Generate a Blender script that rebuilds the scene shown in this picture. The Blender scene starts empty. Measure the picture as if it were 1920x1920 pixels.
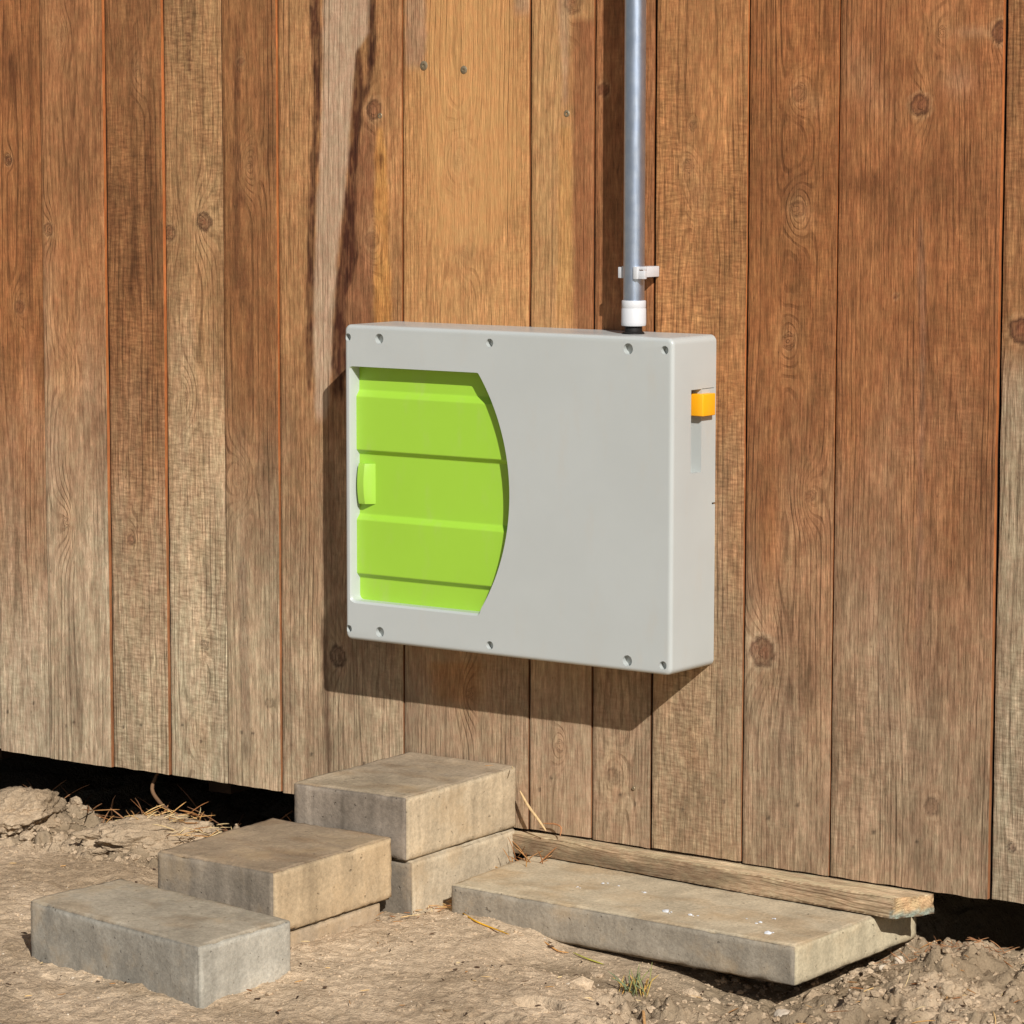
import bpy, bmesh, math, random
import numpy as np
from mathutils import Vector, Matrix

# ------------------------------------------------------------------ camera, world, sun, exposure
sc = bpy.context.scene
COL = sc.collection
PSI, TH, FPX, ROLL = math.radians(35.6), math.radians(6.5), 6080.0, math.radians(0.087)
_d = np.array([-math.sin(PSI)*math.cos(TH), math.cos(PSI)*math.cos(TH), -math.sin(TH)])
_r = np.cross(_d, [0, 0, 1]); _r /= np.linalg.norm(_r); _u = np.cross(_r, _d)
_r, _u = _r*math.cos(ROLL)+_u*math.sin(ROLL), -_r*math.sin(ROLL)+_u*math.cos(ROLL)
CAM = np.array([0, 0, .70]) - _d*5.1
cd = bpy.data.cameras.new('camera'); cam = bpy.data.objects.new('camera', cd); COL.objects.link(cam)
cam.matrix_world = Matrix(((_r[0], _u[0], -_d[0], CAM[0]), (_r[1], _u[1], -_d[1], CAM[1]), (_r[2], _u[2], -_d[2], CAM[2]), (0, 0, 0, 1)))
cd.sensor_width = 36; cd.lens = 36*FPX/1920; cd.clip_start = .05; cd.clip_end = 2000
sc.camera = cam
sc.render.resolution_x = sc.render.resolution_y = 1024

SUN_TRAVEL = Vector((-.146, .12, -.1195)).normalized()
w = bpy.data.worlds.new('World'); sc.world = w; w.use_nodes = True
nt = w.node_tree; bg = nt.nodes['Background']
sky = nt.nodes.new('ShaderNodeTexSky'); sky.sky_type = 'NISHITA'; sky.sun_disc = False
sky.sun_elevation = math.asin(-SUN_TRAVEL.z)
sky.sun_rotation = math.atan2(-SUN_TRAVEL.x, -SUN_TRAVEL.y)
nt.links.new(sky.outputs[0], bg.inputs[0]); bg.inputs[1].default_value = .05
sl = bpy.data.lights.new('sun', 'SUN'); sl.energy = 4.6; sl.angle = math.radians(.53); sl.color = (1, .975, .935)
so = bpy.data.objects.new('sun', sl); COL.objects.link(so)
so.rotation_euler = SUN_TRAVEL.to_track_quat('-Z', 'Y').to_euler(); so.location = (4, -4, 4)
sc.view_settings.view_transform = 'Standard'; sc.view_settings.look = 'None'
sc.view_settings.gamma = 1; sc.view_settings.exposure = -.02
sc.view_settings.use_curve_mapping = False

# ------------------------------------------------------------------ measuring helpers
def at(px, py, v=0., ax=1):                # point of the real plane (x|y|z = v) seen at a place of the photograph
    q = _d*FPX+(px-960)*_r-(py-960)*_u
    return CAM+q*(v-CAM[ax])/q[ax]
WP = None
def wall_uv(X, Z):                         # wall coordinates -> survey coordinates (the photo's own grid, used as a tape measure)
    P = np.stack([X, np.zeros_like(X), Z], -1)-CAM
    q = P@_d
    return 960+FPX*(P@_r)/q, 960-FPX*(P@_u)/q

def smooth(a, b, x):
    t = np.clip((x-a)/(b-a), 0, 1); return t*t*(3-2*t)
def lin(r, g, b):                          # sRGB 0..255 -> linear
    c = np.array([r, g, b])/255.
    return np.where(c <= .04045, c/12.92, ((c+.055)/1.055)**2.4)

_rng = np.random.RandomState(7)
_perm = _rng.permutation(256); _perm = np.concatenate([_perm]*3)
_g3 = _rng.randn(256, 3); _g3 /= np.linalg.norm(_g3, axis=1)[:, None]
def noise(x, y, z=0., seed=0):             # gradient noise, about -1..1
    x, y, z = np.broadcast_arrays(np.asarray(x, float)+seed*17.31, np.asarray(y, float)+seed*5.77, np.asarray(z, float)+seed*3.13)
    xi, yi, zi = np.floor(x).astype(int), np.floor(y).astype(int), np.floor(z).astype(int)
    xf, yf, zf = x-xi, y-yi, z-zi
    f = lambda t: t*t*t*(t*(t*6-15)+10)
    U, V, W = f(xf), f(yf), f(zf)
    out = 0
    for a in (0, 1):
        for b in (0, 1):
            for c in (0, 1):
                h = _perm[_perm[_perm[(xi+a) & 255]+((yi+b) & 255)]+((zi+c) & 255)]
                g = _g3[h]
                dt = g[..., 0]*(xf-a)+g[..., 1]*(yf-b)+g[..., 2]*(zf-c)
                out = out+dt*(U if a else 1-U)*(V if b else 1-V)*(W if c else 1-W)
    return out*1.5
def fbm(x, y, z=0., octv=4, seed=0, gain=.5):
    s, a, k = 0, 1., 1.
    for i in range(octv):
        s = s+a*noise(x*k, y*k, z*k, seed+i*3); a *= gain; k *= 2.03
    return s

# ------------------------------------------------------------------ object helpers
def tag(o, label=None, cat=None, group=None, kind=None):
    if label: o['label'] = label
    if cat: o['category'] = cat
    if group: o['group'] = group
    if kind: o['kind'] = kind
    return o
def empty(name, loc, rot=(0, 0, 0)):
    o = bpy.data.objects.new(name, None); COL.objects.link(o); o.location = loc; o.rotation_euler = rot
    o.empty_display_size = .05
    return o
def link(name, me, mat, parent=None, world=True):
    o = bpy.data.objects.new(name, me); COL.objects.link(o)
    if mat: me.materials.append(mat)
    if parent:
        o.parent = parent
        if world: o.matrix_parent_inverse = Matrix.Translation(-Vector(parent.location)) if not any(parent.rotation_euler) else (Matrix.Translation(parent.location) @ parent.rotation_euler.to_matrix().to_4x4()).inverted()
    return o
def mesh_np(name, V, F, smooth_=True, attrs=None):
    me = bpy.data.meshes.new(name)
    V = np.asarray(V, np.float32); F = np.asarray(F, np.int32)
    me.vertices.add(len(V)); me.vertices.foreach_set('co', V.ravel())
    k = F.shape[1]
    me.loops.add(F.size); me.loops.foreach_set('vertex_index', F.ravel())
    me.polygons.add(len(F)); me.polygons.foreach_set('loop_start', np.arange(0, F.size, k, dtype=np.int32))
    me.update(calc_edges=True); me.validate()
    me.polygons.foreach_set('use_smooth', np.full(len(me.polygons), smooth_))
    for n, a in (attrs or {}).items():
        a = np.asarray(a, np.float32)
        if a.ndim == 1:
            t = me.attributes.new(n, 'FLOAT', 'POINT'); t.data.foreach_set('value', a)
        else:
            t = me.attributes.new(n, 'FLOAT_COLOR', 'POINT')
            t.data.foreach_set('color', np.concatenate([a, np.ones((len(a), 1), np.float32)], 1).ravel())
    return me
def grid_faces(nr, nc, off=0):
    i = np.arange(nr-1)[:, None]*nc+np.arange(nc-1)[None]
    return (np.stack([i, i+1, i+nc+1, i+nc], -1).reshape(-1, 4)+off)
def bm_mesh(name, bm, smooth_angle=35):
    bmesh.ops.recalc_face_normals(bm, faces=bm.faces)
    me = bpy.data.meshes.new(name); bm.to_mesh(me); bm.free()
    me.polygons.foreach_set('use_smooth', np.full(len(me.polygons), True))
    me.set_sharp_from_angle(angle=math.radians(smooth_angle))
    return me
def box_bm(bm, x0, x1, y0, y1, z0, z1, bev=0, seg=3, edges=None):
    r = bmesh.ops.create_cube(bm, size=1)
    for v in r['verts']:
        v.co = ((x0+x1)/2+v.co.x*(x1-x0), (y0+y1)/2+v.co.y*(y1-y0), (z0+z1)/2+v.co.z*(z1-z0))
    es = list({e for v in r['verts'] for e in v.link_edges})
    if edges: es = [e for e in es if edges(e)]
    if bev: bmesh.ops.bevel(bm, geom=es, offset=bev, segments=seg, profile=.5, affect='EDGES')
    return bm
def lathe_bm(bm, prof, c, n=40, a0=0., a1=2*math.pi, close=True):
    rings = []
    full = abs(a1-a0-2*math.pi) < 1e-6
    m = n if full else n+1
    for r, z in prof:
        rings.append([bm.verts.new((c[0]+r*math.cos(a0+(a1-a0)*k/n), c[1]+r*math.sin(a0+(a1-a0)*k/n), z)) for k in range(m)])
    for i in range(len(rings)-1):
        for k in range(n):
            k2 = (k+1) % m
            bm.faces.new((rings[i][k], rings[i][k2], rings[i+1][k2], rings[i+1][k]))
    if close and full:
        bm.faces.new(rings[0][::-1]); bm.faces.new(rings[-1])
    return rings
class Strands:                              # thin tapered tubes collected in one mesh
    def __init__(s): s.V, s.F, s.C, s.n = [], [], [], 0
    def add(s, pts, r, col, flat=1., k=5):
        pts = [Vector(p) for p in pts]; m = len(pts)
        for i, p in enumerate(pts):
            t = (pts[min(i+1, m-1)]-pts[max(i-1, 0)]).normalized()
            a = t.cross(Vector((.13, .21, 1))).normalized(); b = t.cross(a)
            rr = r*(1-.65*abs(2*i/(m-1)-1)**3)
            for j in range(k):
                q = p+a*rr*math.cos(j*2*math.pi/k)+b*rr*flat*math.sin(j*2*math.pi/k)
                s.V.append(tuple(q)); s.C.append(col)
        for i in range(m-1):
            for j in range(k):
                s.F.append((s.n+i*k+j, s.n+i*k+(j+1) % k, s.n+(i+1)*k+(j+1) % k, s.n+(i+1)*k+j))
        s.n += m*k
    def build(s, name, mat, parent=None):
        return link(name, mesh_np(name, s.V, s.F, True, {'tint': s.C}), mat, parent)

# ------------------------------------------------------------------ materials
class NT:
    def __init__(s, name):
        s.m = bpy.data.materials.new(name); s.m.use_nodes = True; s.t = s.m.node_tree
        s.b = s.t.nodes['Principled BSDF']; s._p = None
    def n(s, typ, **kw):
        o = s.t.nodes.new('ShaderNode'+typ)
        for k, v in kw.items():
            if k.startswith('i_'):
                s.set(o, k[2:], v)
            else: setattr(o, k, v)
        return o
    def set(s, o, k, v):
        k = int(k) if str(k).isdigit() else k.replace('_', ' ')
        if hasattr(v, 'is_linked') and hasattr(v, 'node'): s.t.links.new(v, o.inputs[k])
        else: o.inputs[k].default_value = v
    def link(s, a, b): s.t.links.new(a, b)
    def math(s, op, a, b=0., c=None, clamp=False):
        o = s.t.nodes.new('ShaderNodeMath'); o.operation = op; o.use_clamp = clamp
        s.set(o, '0', a); s.set(o, '1', b)
        if c is not None: s.set(o, '2', c)
        return o.outputs[0]
    def pos(s, sx=1, sy=1, sz=1):
        if s._p is None: s._p = s.n('NewGeometry').outputs['Position']
        o = s.n('VectorMath', operation='MULTIPLY'); s.link(s._p, o.inputs[0]); o.inputs[1].default_value = (sx, sy, sz)
        return o.outputs[0]
    def noise(s, vec, scale=1, detail=3, rough=.55, w=None):
        o = s.n('TexNoise'); o.noise_dimensions = '4D' if w is not None else '3D'
        s.link(vec, o.inputs['Vector']); o.inputs['Scale'].default_value = scale
        o.inputs['Detail'].default_value = detail; o.inputs['Roughness'].default_value = rough
        if w is not None: s.set(o, 'W', w)
        return o.outputs['Fac']
    def ramp(s, f, a, b, lo=0., hi=1.):
        o = s.n('MapRange'); o.interpolation_type = 'SMOOTHSTEP'; s.link(f, o.inputs[0])
        for i, v in enumerate((a, b, lo, hi)): o.inputs[i+1].default_value = v
        return o.outputs[0]
    def attr(s, name): return s.n('Attribute', attribute_name=name)
    def mix(s, f, a, b, mode='MIX'):
        o = s.n('Mix', data_type='RGBA', blend_type=mode)
        for k, v in ((0, f), (6, a), (7, b)):
            if hasattr(v, 'node'): s.link(v, o.inputs[k])
            else: o.inputs[k].default_value = v if k == 0 else (tuple(v)+(1,))[:4]
        return o.outputs[2]
    def scalecol(s, col, f):
        o = s.n('VectorMath', operation='SCALE'); s.link(col, o.inputs[0]); s.link(f, o.inputs['Scale']); return o.outputs[0]
    def bump(s, h, strength, dist, prev=None):
        o = s.n('Bump'); s.link(h, o.inputs['Height']); o.inputs['Strength'].default_value = strength; o.inputs['Distance'].default_value = dist
        if prev is not None: s.link(prev, o.inputs['Normal'])
        return o.outputs[0]
    def out(s, col=None, rough=None, normal=None, **kw):
        if col is not None: s.set(s.b, 'Base Color', col if hasattr(col, 'node') else tuple(col)+(1,))
        if rough is not None: s.set(s.b, 'Roughness', rough)
        if normal is not None: s.link(normal, s.b.inputs['Normal'])
        for k, v in kw.items(): s.b.inputs[k.replace('_', ' ')].default_value = v
        return s.m

def wood_material(name, axis='z'):
    t = NT(name)
    tint = t.attr('tint').outputs['Color']; fld = t.attr('grain').outputs['Fac']
    saw = t.attr('saw').outputs['Fac']; seed = t.attr('seed').outputs['Fac']
    S = (lambda a, c: t.pos(a, a, c)) if axis == 'z' else (lambda a, c: t.pos(c, a, a))
    wob = t.noise(S(26, 5), 1, 3, .6, seed)
    ph = t.math('ADD', fld, t.math('MULTIPLY', wob, .9))
    s1 = t.math('SINE', t.math('MULTIPLY', ph, 6.2832))
    line = t.ramp(s1, .25, .98)                                   # latewood lines
    lmask = t.ramp(t.noise(S(30, 2.2), 1, 3, .6, seed), .40, .68)
    line = t.math('MULTIPLY', line, t.math('MULTIPLY_ADD', lmask, .85, .12))
    fib = t.noise(S(330, 22), 1, 3, .7, seed)
    fib2 = t.noise(S(170, 48), 1, 3, .7, seed)
    pore = t.noise(S(95, 30), 1, 4, .75, t.math('ADD', seed, 5.))
    med = t.noise(S(40, 6.0), 1, 5, .66, seed)
    sawn = t.noise(S(48, 250), 1, 2, .6, seed)
    blot = t.noise(S(14, 7), 1, 5, .68, seed)
    speck = t.ramp(t.noise(S(170, 60), 1, 2, .7, t.math('ADD', seed, 9.)), .64, .76)
    f = t.math('MULTIPLY_ADD', t.math('SUBTRACT', fib, .5), 1.5, .84)
    f = t.math('MULTIPLY', f, t.math('MULTIPLY_ADD', t.math('SUBTRACT', fib2, .5), 1.1, 1.))
    f = t.math('MULTIPLY', f, t.math('MULTIPLY_ADD', t.math('SUBTRACT', pore, .5), 1.3, 1.))
    f = t.math('MULTIPLY', f, t.math('MULTIPLY_ADD', t.math('SUBTRACT', med, .5), .85, 1.))
    f = t.math('MULTIPLY', f, t.math('MULTIPLY_ADD', t.math('SUBTRACT', blot, .5), .7, 1.))
    f = t.math('MULTIPLY', f, t.math('MULTIPLY_ADD', t.math('MULTIPLY', t.math('SUBTRACT', sawn, .5), saw), 1.7, 1.))
    f = t.math('MULTIPLY', f, t.math('SUBTRACT', 1., t.math('MULTIPLY', line, .42)))
    f = t.math('MULTIPLY', f, t.math('SUBTRACT', 1., t.math('MULTIPLY', speck, .42)))
    crack = t.math('MULTIPLY', t.ramp(t.noise(S(230, 1.6), 1, 2, .55, t.math('ADD', seed, 13.)), .655, .70), t.ramp(t.noise(S(8, 2.5), 1, 2, .5, seed), .46, .60))
    f = t.math('MULTIPLY', f, t.math('SUBTRACT', 1., t.math('MULTIPLY', crack, .42)))
    amp = t.attr('amp').outputs['Fac']
    f = t.math('MULTIPLY_ADD', t.math('SUBTRACT', t.math('MAXIMUM', f, .12), .92), amp, .92)
    col = t.scalecol(tint, f)
    # dark grain keeps a redder hue
    dark = t.mix(t.math('MULTIPLY', t.math('SUBTRACT', 1.05, f, clamp=True), .8), col, t.mix(1., col, (1., .86, .74), 'MULTIPLY'))
    hue = t.noise(S(60, 34), 1, 3, .7, t.math('ADD', seed, 2.))
    dark = t.mix(t.ramp(hue, .38, .62), t.mix(1., dark, (1.01, .975, .95), 'MULTIPLY'), t.mix(1., dark, (.97, 1.03, 1.0), 'MULTIPLY'))
    nrm = t.bump(t.math('ADD', fib, t.math('MULTIPLY', t.math('ADD', line, t.math('MULTIPLY', sawn, saw)), -.35)), .9, .0022)
    return t.out(dark, .78, nrm, Specular_IOR_Level=.25)

def concrete_material(name):
    t = NT(name)
    tint = t.attr('tint').outputs['Color']; sd = t.n('ObjectInfo').outputs['Random']
    n1 = t.noise(t.pos(1, 1, 1), 11, 6, .62, sd); n2 = t.noise(t.pos(1, 1, 1), 170, 4, .78, sd)
    n3 = t.noise(t.pos(1, 1, .12), 60, 3, .6, sd)
    pit = t.ramp(t.noise(t.pos(1, 1, 1), 120, 2, .6, sd), .67, .73)
    chalk = t.ramp(t.noise(t.pos(1, 1, 1), 70, 3, .7, sd), .68, .78)
    f = t.math('MULTIPLY_ADD', t.math('SUBTRACT', n1, .5), .7, 1.03)
    f = t.math('MULTIPLY', f, t.math('MULTIPLY_ADD', t.math('SUBTRACT', n2, .5), 1.25, 1.))
    f = t.math('MULTIPLY', f, t.math('MULTIPLY_ADD', t.math('SUBTRACT', n3, .5), .2, 1.))
    f = t.math('MULTIPLY', f, t.math('SUBTRACT', 1., t.math('MULTIPLY', pit, .45)))
    col = t.scalecol(tint, f)
    col = t.mix(t.math('MULTIPLY', t.ramp(n1, .50, .66), .35), col, lin(178, 150, 112))
    col = t.mix(t.math('MULTIPLY', chalk, .28), col, lin(215, 208, 195))
    h = t.math('ADD', n2, t.math('MULTIPLY', pit, -.9))
    return t.out(col, .92, t.bump(h, .6, .0018), Specular_IOR_Level=.2)

def soil_material(name):
    t = NT(name)
    n1 = t.noise(t.pos(), 5, 6, .6); n2 = t.noise(t.pos(), 60, 5, .65); n3 = t.noise(t.pos(), 260, 3, .65)
    dark_amt = t.attr('soil_dark').outputs['Fac']
    col = t.mix(t.ramp(n1, .36, .62), lin(166, 144, 117), lin(204, 180, 150))
    f = t.math('MULTIPLY_ADD', t.math('SUBTRACT', n2, .5), 1.0, 1.)
    f = t.math('MULTIPLY', f, t.math('MULTIPLY_ADD', t.math('SUBTRACT', n3, .5), .9, 1.))
    col = t.scalecol(col, f)
    col = t.mix(t.math('MULTIPLY', dark_amt, .7), col, lin(122, 106, 84))
    grit = t.ramp(t.noise(t.pos(), 120, 2, .7), .70, .76)
    col = t.mix(t.math('MULTIPLY', grit, .6), col, lin(210, 190, 165))
    col = t.mix(t.ramp(t.noise(t.pos(), 75, 3, .7), .63, .70, 0, .6), col, lin(104, 84, 66))
    nrm = t.bump(t.math('ADD', n2, t.math('MULTIPLY', n3, .5)), 1., .006)
    return t.out(col, .97, nrm, Specular_IOR_Level=.1)

def plastic(name, rgb, rough=.38, spec=.5, tex=.02):
    t = NT(name)
    n1 = t.noise(t.pos(), 7, 4, .6); n2 = t.noise(t.pos(), 900, 2, .5)
    dust = t.noise(t.pos(1, 1, .3), 28, 5, .65)
    base = lin(*rgb)
    col = t.mix(t.ramp(n1, .3, .7), base*(1-tex), base*(1+tex))
    col = t.mix(t.ramp(dust, .52, .8, 0, .16), col, lin(190, 172, 148))
    t.out(col, None, t.bump(n2, .12, .0003), Specular_IOR_Level=spec)
    t.link(t.ramp(n1, .3, .7, rough-.05, rough+.07), t.b.inputs['Roughness'])
    return t.m
def strand_material(name):
    t = NT(name)
    tint = t.attr('tint').outputs['Color']
    f = t.math('MULTIPLY_ADD', t.noise(t.pos(), 140, 3, .6), .9, .55)
    return t.out(t.scalecol(tint, f), .8, None, Specular_IOR_Level=.2)
def simple(name, rgb, rough=.8, metal=0., scale=60, amt=.3, spec=.3):
    t = NT(name); n1 = t.noise(t.pos(), scale, 4, .6)
    c = lin(*rgb); col = t.mix(t.ramp(n1, .3, .7), c*(1-amt), c*(1+amt*.6))
    return t.out(col, rough, t.bump(n1, .3, .001), Metallic=metal, Specular_IOR_Level=spec)

M_wood = wood_material('weathered_wood'); M_woodx = wood_material('batten_wood', 'x')
M_conc = concrete_material('concrete'); M_soil = soil_material('soil')
M_grey = plastic('grey_plastic', (184, 188, 185), .33, .55)
M_green = plastic('green_plastic', (158, 204, 62), .34, .45, .015)
M_handle = plastic('green_handle_plastic', (158, 202, 70), .35, .5)
M_orange = plastic('orange_plastic', (250, 176, 28), .35, .5)
M_white = plastic('white_plastic', (206, 207, 209), .4, .5)
M_black = simple('shade_black', (28, 26, 25), .6)
M_dark = simple('old_dark_timber', (62, 48, 36), .9, 0, 20)
M_strand = strand_material('dry_stalk')
def pipe_material():
    t = NT('galvanised_steel')
    n1 = t.noise(t.pos(1, 1, .15), 90, 5, .65); n2 = t.noise(t.pos(1, 1, 1), 55, 3, .6)
    col = t.mix(t.ramp(n2, .35, .7), lin(176, 192, 216), lin(190, 204, 224))
    t.out(col, None, t.bump(n1, .06, .0003), Metallic=.93, Specular_IOR_Level=.5)
    t.link(t.ramp(n1, .3, .7, .32, .42), t.b.inputs['Roughness'])
    return t.m
M_pipe = pipe_material()
M_steel = simple('dull_steel', (150, 134, 108), .5, .5, 200)
M_stone = simple('pale_stone', (206, 190, 168), .8, 0, 90, .25)

# ------------------------------------------------------------------ the ground
def rough_mask(x, y):
    m = smooth(.40, .56, x+.25*noise(x*4, y*4, seed=21)+.10*(y+.5))
    near_wall = smooth(-.36, -.18, y)*smooth(-.50, -.56, x)
    return np.clip(np.maximum(m, near_wall), 0, 1)*smooth(-1.30, -.95, y)*smooth(1.6, 1.15, x)
def bump_at(x, y, cx, cy, rx, ry, h, p=1.4):
    return h*np.exp(-(((x-cx)/rx)**2+((y-cy)/ry)**2)**p)
def ground_z(x, y, fine=True, fin=1.):
    near = np.exp(-((x/4)**4+((y+.5)/4)**4))
    z = .114+.010*fbm(x*1.3, y*1.3, seed=3, octv=3)+.028*smooth(-.25, 0, y)*smooth(-.1, .05, x)*smooth(.75, .65, x)
    if fine:
        R = rough_mask(x, y)
        wx = x+.02*noise(x*11, y*11, seed=50); wy = y+.02*noise(x*11, y*11, seed=51)
        flat = smooth(-1.6, -1.25, y)*smooth(1.6, 1.25, x)*smooth(-1.65, -1.3, x)
        z = z+flat*(.0060*fbm(wx*9, wy*9, seed=4, octv=5, gain=.58)+.0028*fbm(x*45, y*45, seed=5, octv=3)-.006*np.clip(fbm(wx*16, wy*26, seed=6, octv=3)-.55, 0, 1))
        rid = 1-np.abs(fbm(wx*7, wy*7, seed=8, octv=4, gain=.58))*1.5
        lump = np.maximum(0, fbm(wx*13, wy*13, seed=9, octv=5, gain=.6))
        z = z+R*(-.014+.032*lump-.026*np.clip(rid-.72, 0, 1)*2+.006*fbm(x*28, y*28, seed=10, octv=4, gain=.5))
    # the bank in front of and below the wall on the left, and the pit between the banks
    z = z+bump_at(x, y, -1.03, -.06, .17, .11, .016)
    z = z+bump_at(x, y, -.66, -.03, .20, .10, .018)
    z = z-bump_at(x, y, -.915, .02, .07, .07, .05)
    z = z-smooth(.06, .16, y)*.05*smooth(.0, -.3, x)
    z = z-.016*smooth(-.35, -.6, x)*smooth(-.30, -.10, y)
    # hollow under and in front of the slab's right end, sharp-edged holes further out
    for hx, hy, hrx, hry, hd in ((.86, -.40, .05, .030, .035), (.93, -.33, .03, .035, .035),
                                 (.49, -.62, .035, .018, .022), (.57, -.55, .05, .014, .015), (.74, -.30, .05, .022, .020), (1.02, -.42, .05, .03, .03)):
        wq = .25*noise(x*30, y*30, seed=61)
        z = z-1.5*hd*np.exp(-((((x-hx)/hrx)**2+((y-hy)/hry)**2)*(1+2*wq))**3)*fin
        z = z+bump_at(x, y, .82, -.10, .12, .10, .004)-smooth(.07, .18, y)*.05*smooth(.6, .8, x)
    # the soil has washed out under the slab: its right half bridges a hollow
    g = np.interp(x, [.20, .30, .42, .52, .60, .67, .72, .80], [-.012, .004, .012, .026, .040, .036, .014, .0])
    wy_ = smooth(-.50+.03*noise(x*14, y*14, seed=77), -.37, y)*smooth(.10, .04, y)*smooth(.20, .30, x)*smooth(.86, .72, x)
    zt = .098-g+.45*(z-.112)
    z = z*(1-wy_)+np.minimum(zt, .097-.3*g)*wy_
    return z*near+.10*(1-near)
def axis(lo, hi, step, far, ratio=1.25):
    a = list(np.arange(lo, hi+step/2, step)); s = step; p = a[-1]; q = a[0]; R, L = [], []
    while p < far: s *= ratio; p += s; R.append(p)
    s = step
    while q > -far: s *= ratio; q -= s; L.append(q)
    return np.array(L[::-1]+a+R)
gx = axis(-1.35, 1.30, .0033, 700); gy = axis(-1.30, .22, .0033, 700)
X, Y = np.meshgrid(gx, gy); Z = ground_z(X, Y)
soil_dark = np.clip(rough_mask(X, Y)*(.35+.65*smooth(.5, -.4, fbm(X*6, Y*6, seed=31)))+.4*bump_at(X, Y, -.85, -.12, .35, .10, 1.)*smooth(.3, -.3, fbm(X*9, Y*9, seed=33))+.6*smooth(.0, -.02, Z-.10), 0, 1)  # darker soil over rough ground, the left dip and low hollows
ground = link('ground', mesh_np('ground', np.stack([X, Y, Z], -1).reshape(-1, 3), grid_faces(len(gy), len(gx)), True, {'soil_dark': soil_dark.ravel()}), M_soil)
tag(ground, 'bare dry brown soil with cracked clods and hollows', None, None, 'structure')

# ------------------------------------------------------------------ the plank wall
# seams measured from the photograph: (x at the top edge, x at the bottom edge, y at the bottom)
seams = [(-18, 2, 1403), (78, 97, 1414), (197, 217, 1434), (306, 320, 1452), (416, 429, 1470), (522, 527, 1487), (755, 757, 1520),
         (996, 990, 1552), (1117, 1107, 1568), (1226, 1224, 1585), (1403, 1395, 1612), (1576, 1558, 1640), (1886, 1857, 1688)]
SX = [(at(a, 0)[0]+at(b, c)[0])/2 for a, b, c in seams]
SX = [SX[0]-.12*k-.01*((k*7) % 3) for k in range(11, 0, -1)]+SX+[SX[-1]+.15*k+.012*((k*5) % 3) for k in range(1, 9)]
i0 = 11                                     # index of the seam at photo x = -18
# upper colour, lower colour, amount of saw marks, proud offset (m), grain centre (0..1)
PL = {
 0: ((170, 112, 68), (190, 166, 136), .4, .004, .4), 1: ((174, 120, 78), (188, 163, 132), .25, .008, .5),
 2: ((158, 108, 68), (182, 157, 125), .9, .004, .5), 3: ((182, 137, 94), (198, 175, 142), 1.0, .000, .45),
 4: ((164, 112, 70), (182, 156, 124), .3, .0035, .4), 5: ((178, 127, 82), (180, 152, 120), .5, .001, .75),
 6: ((196, 142, 90), (170, 140, 110), .35, .000, .42), 7: ((196, 144, 94), (172, 142, 112), .35, .000, .6),
 8: ((174, 116, 74), (170, 140, 110), .35, -.001, .4), 9: ((184, 128, 80), (166, 136, 104), 1., .002, .45),
 10: ((166, 108, 64), (166, 136, 106), .35, .002, .5), 11: ((168, 110, 68), (166, 136, 106), .5, .0035, .62),
 12: ((170, 118, 76), (184, 162, 132), 1., -.001, .3)}
# knots: photo x, y, radius in photo pixels, darkness, ring strength, (optional) ring reach
KN = [(383, 415, 15, .85, 4, 3), (318, 437, 12, .7, 3, 3), (97, 430, 9, .5, 3, 3), (118, 70, 8, .1, 4, 4), (262, 135, 9, .1, 4, 4),
      (703, 205, 13, .7, 3, 2.6), (1727, 197, 14, .85, 4, 2.6), (1130, 168, 10, .8, 2, 2.2), (1075, 4, 15, .5, 3, 2.4),
      (635, 1230, 15, .9, 3, 2.4), (383, 1210, 9, .6, 3, 3), (1430, 1222, 20, .75, 5, 2.6), (1497, 392, 11, .35, 6, 3.2),
      (1500, 175, 10, .35, 5, 3), (1480, 640, 10, .2, 5, 4), (1150, 1455, 12, .4, 5, 3.2), (1750, 1512, 11, .55, 3, 2.6), (40, 575, 10, .4, 4, 3),
      (250, 1012, 9, .6, 3, 2.6), (20, 300, 7, .7, 2, 2), (508, 1318, 8, .5, 2, 2), (1918, 622, 20, 1.0, 3, 1.8), (1880, 60, 14, .9, 3, 2),
      (1290, 312, 9, .3, 3, 3), (1300, 235, 6, .3, 2, 2), (470, 310, 7, .2, 6, 5), (455, 115, 6, .6, 3, 3), (375, 1380, 9, .1, 5, 5), (345, 745, 8, .1, 5, 5),
      (450, 900, 8, .15, 6, 5), (1520, 930, 9, .3, 5, 4), (860, 300, 8, .05, 5, 6), (1682, 555, 4, .8, 1, 2), (1896, 1590, 7, 1.0, 1, 1.5), (1770, 60, 9, .1, 4, 5), (870, 470, 8, .05, 4, 5),
      (1310, 365, 10, .2, 5, 4), (1300, 1400, 9, .2, 5, 4), (880, 1300, 8, .1, 4, 5), (1050, 1400, 8, .2, 4, 3), (700, 450, 14, .35, 6, 2.6), (130, 700, 9, .1, 5, 5), (130, 980, 9, .1, 5, 5)]
def band(u, v, pts, soft=4):               # mask of a streak given by (y, left, right) rows
    pts = sorted(pts); ys = [p[0] for p in pts]
    l = np.interp(v, ys, [p[1] for p in pts]); r = np.interp(v, ys, [p[2] for p in pts])
    wob = 3.5*noise(v/38., u*0, seed=70)+1.0*noise(v/13., u*.02, seed=71)
    m = smooth(-soft, soft, u-l+wob)*smooth(-soft, soft, r-u+wob)
    if soft <= 3: m = m*(.62+.38*smooth(-.35, .25, fbm(u/7., v/40., seed=73, octv=3)))
    return m*smooth(ys[0]-1, ys[0]+14, v)*smooth(ys[-1]+1, ys[-1]-30, v) if ys[0] > 0 else m*smooth(ys[-1]+1, ys[-1]-30, v)
def mixc(c, m, rgb, a=1.):
    m = (m*a)[..., None]; return c*(1-m)+lin(*rgb)*m
GR = {}
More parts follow.
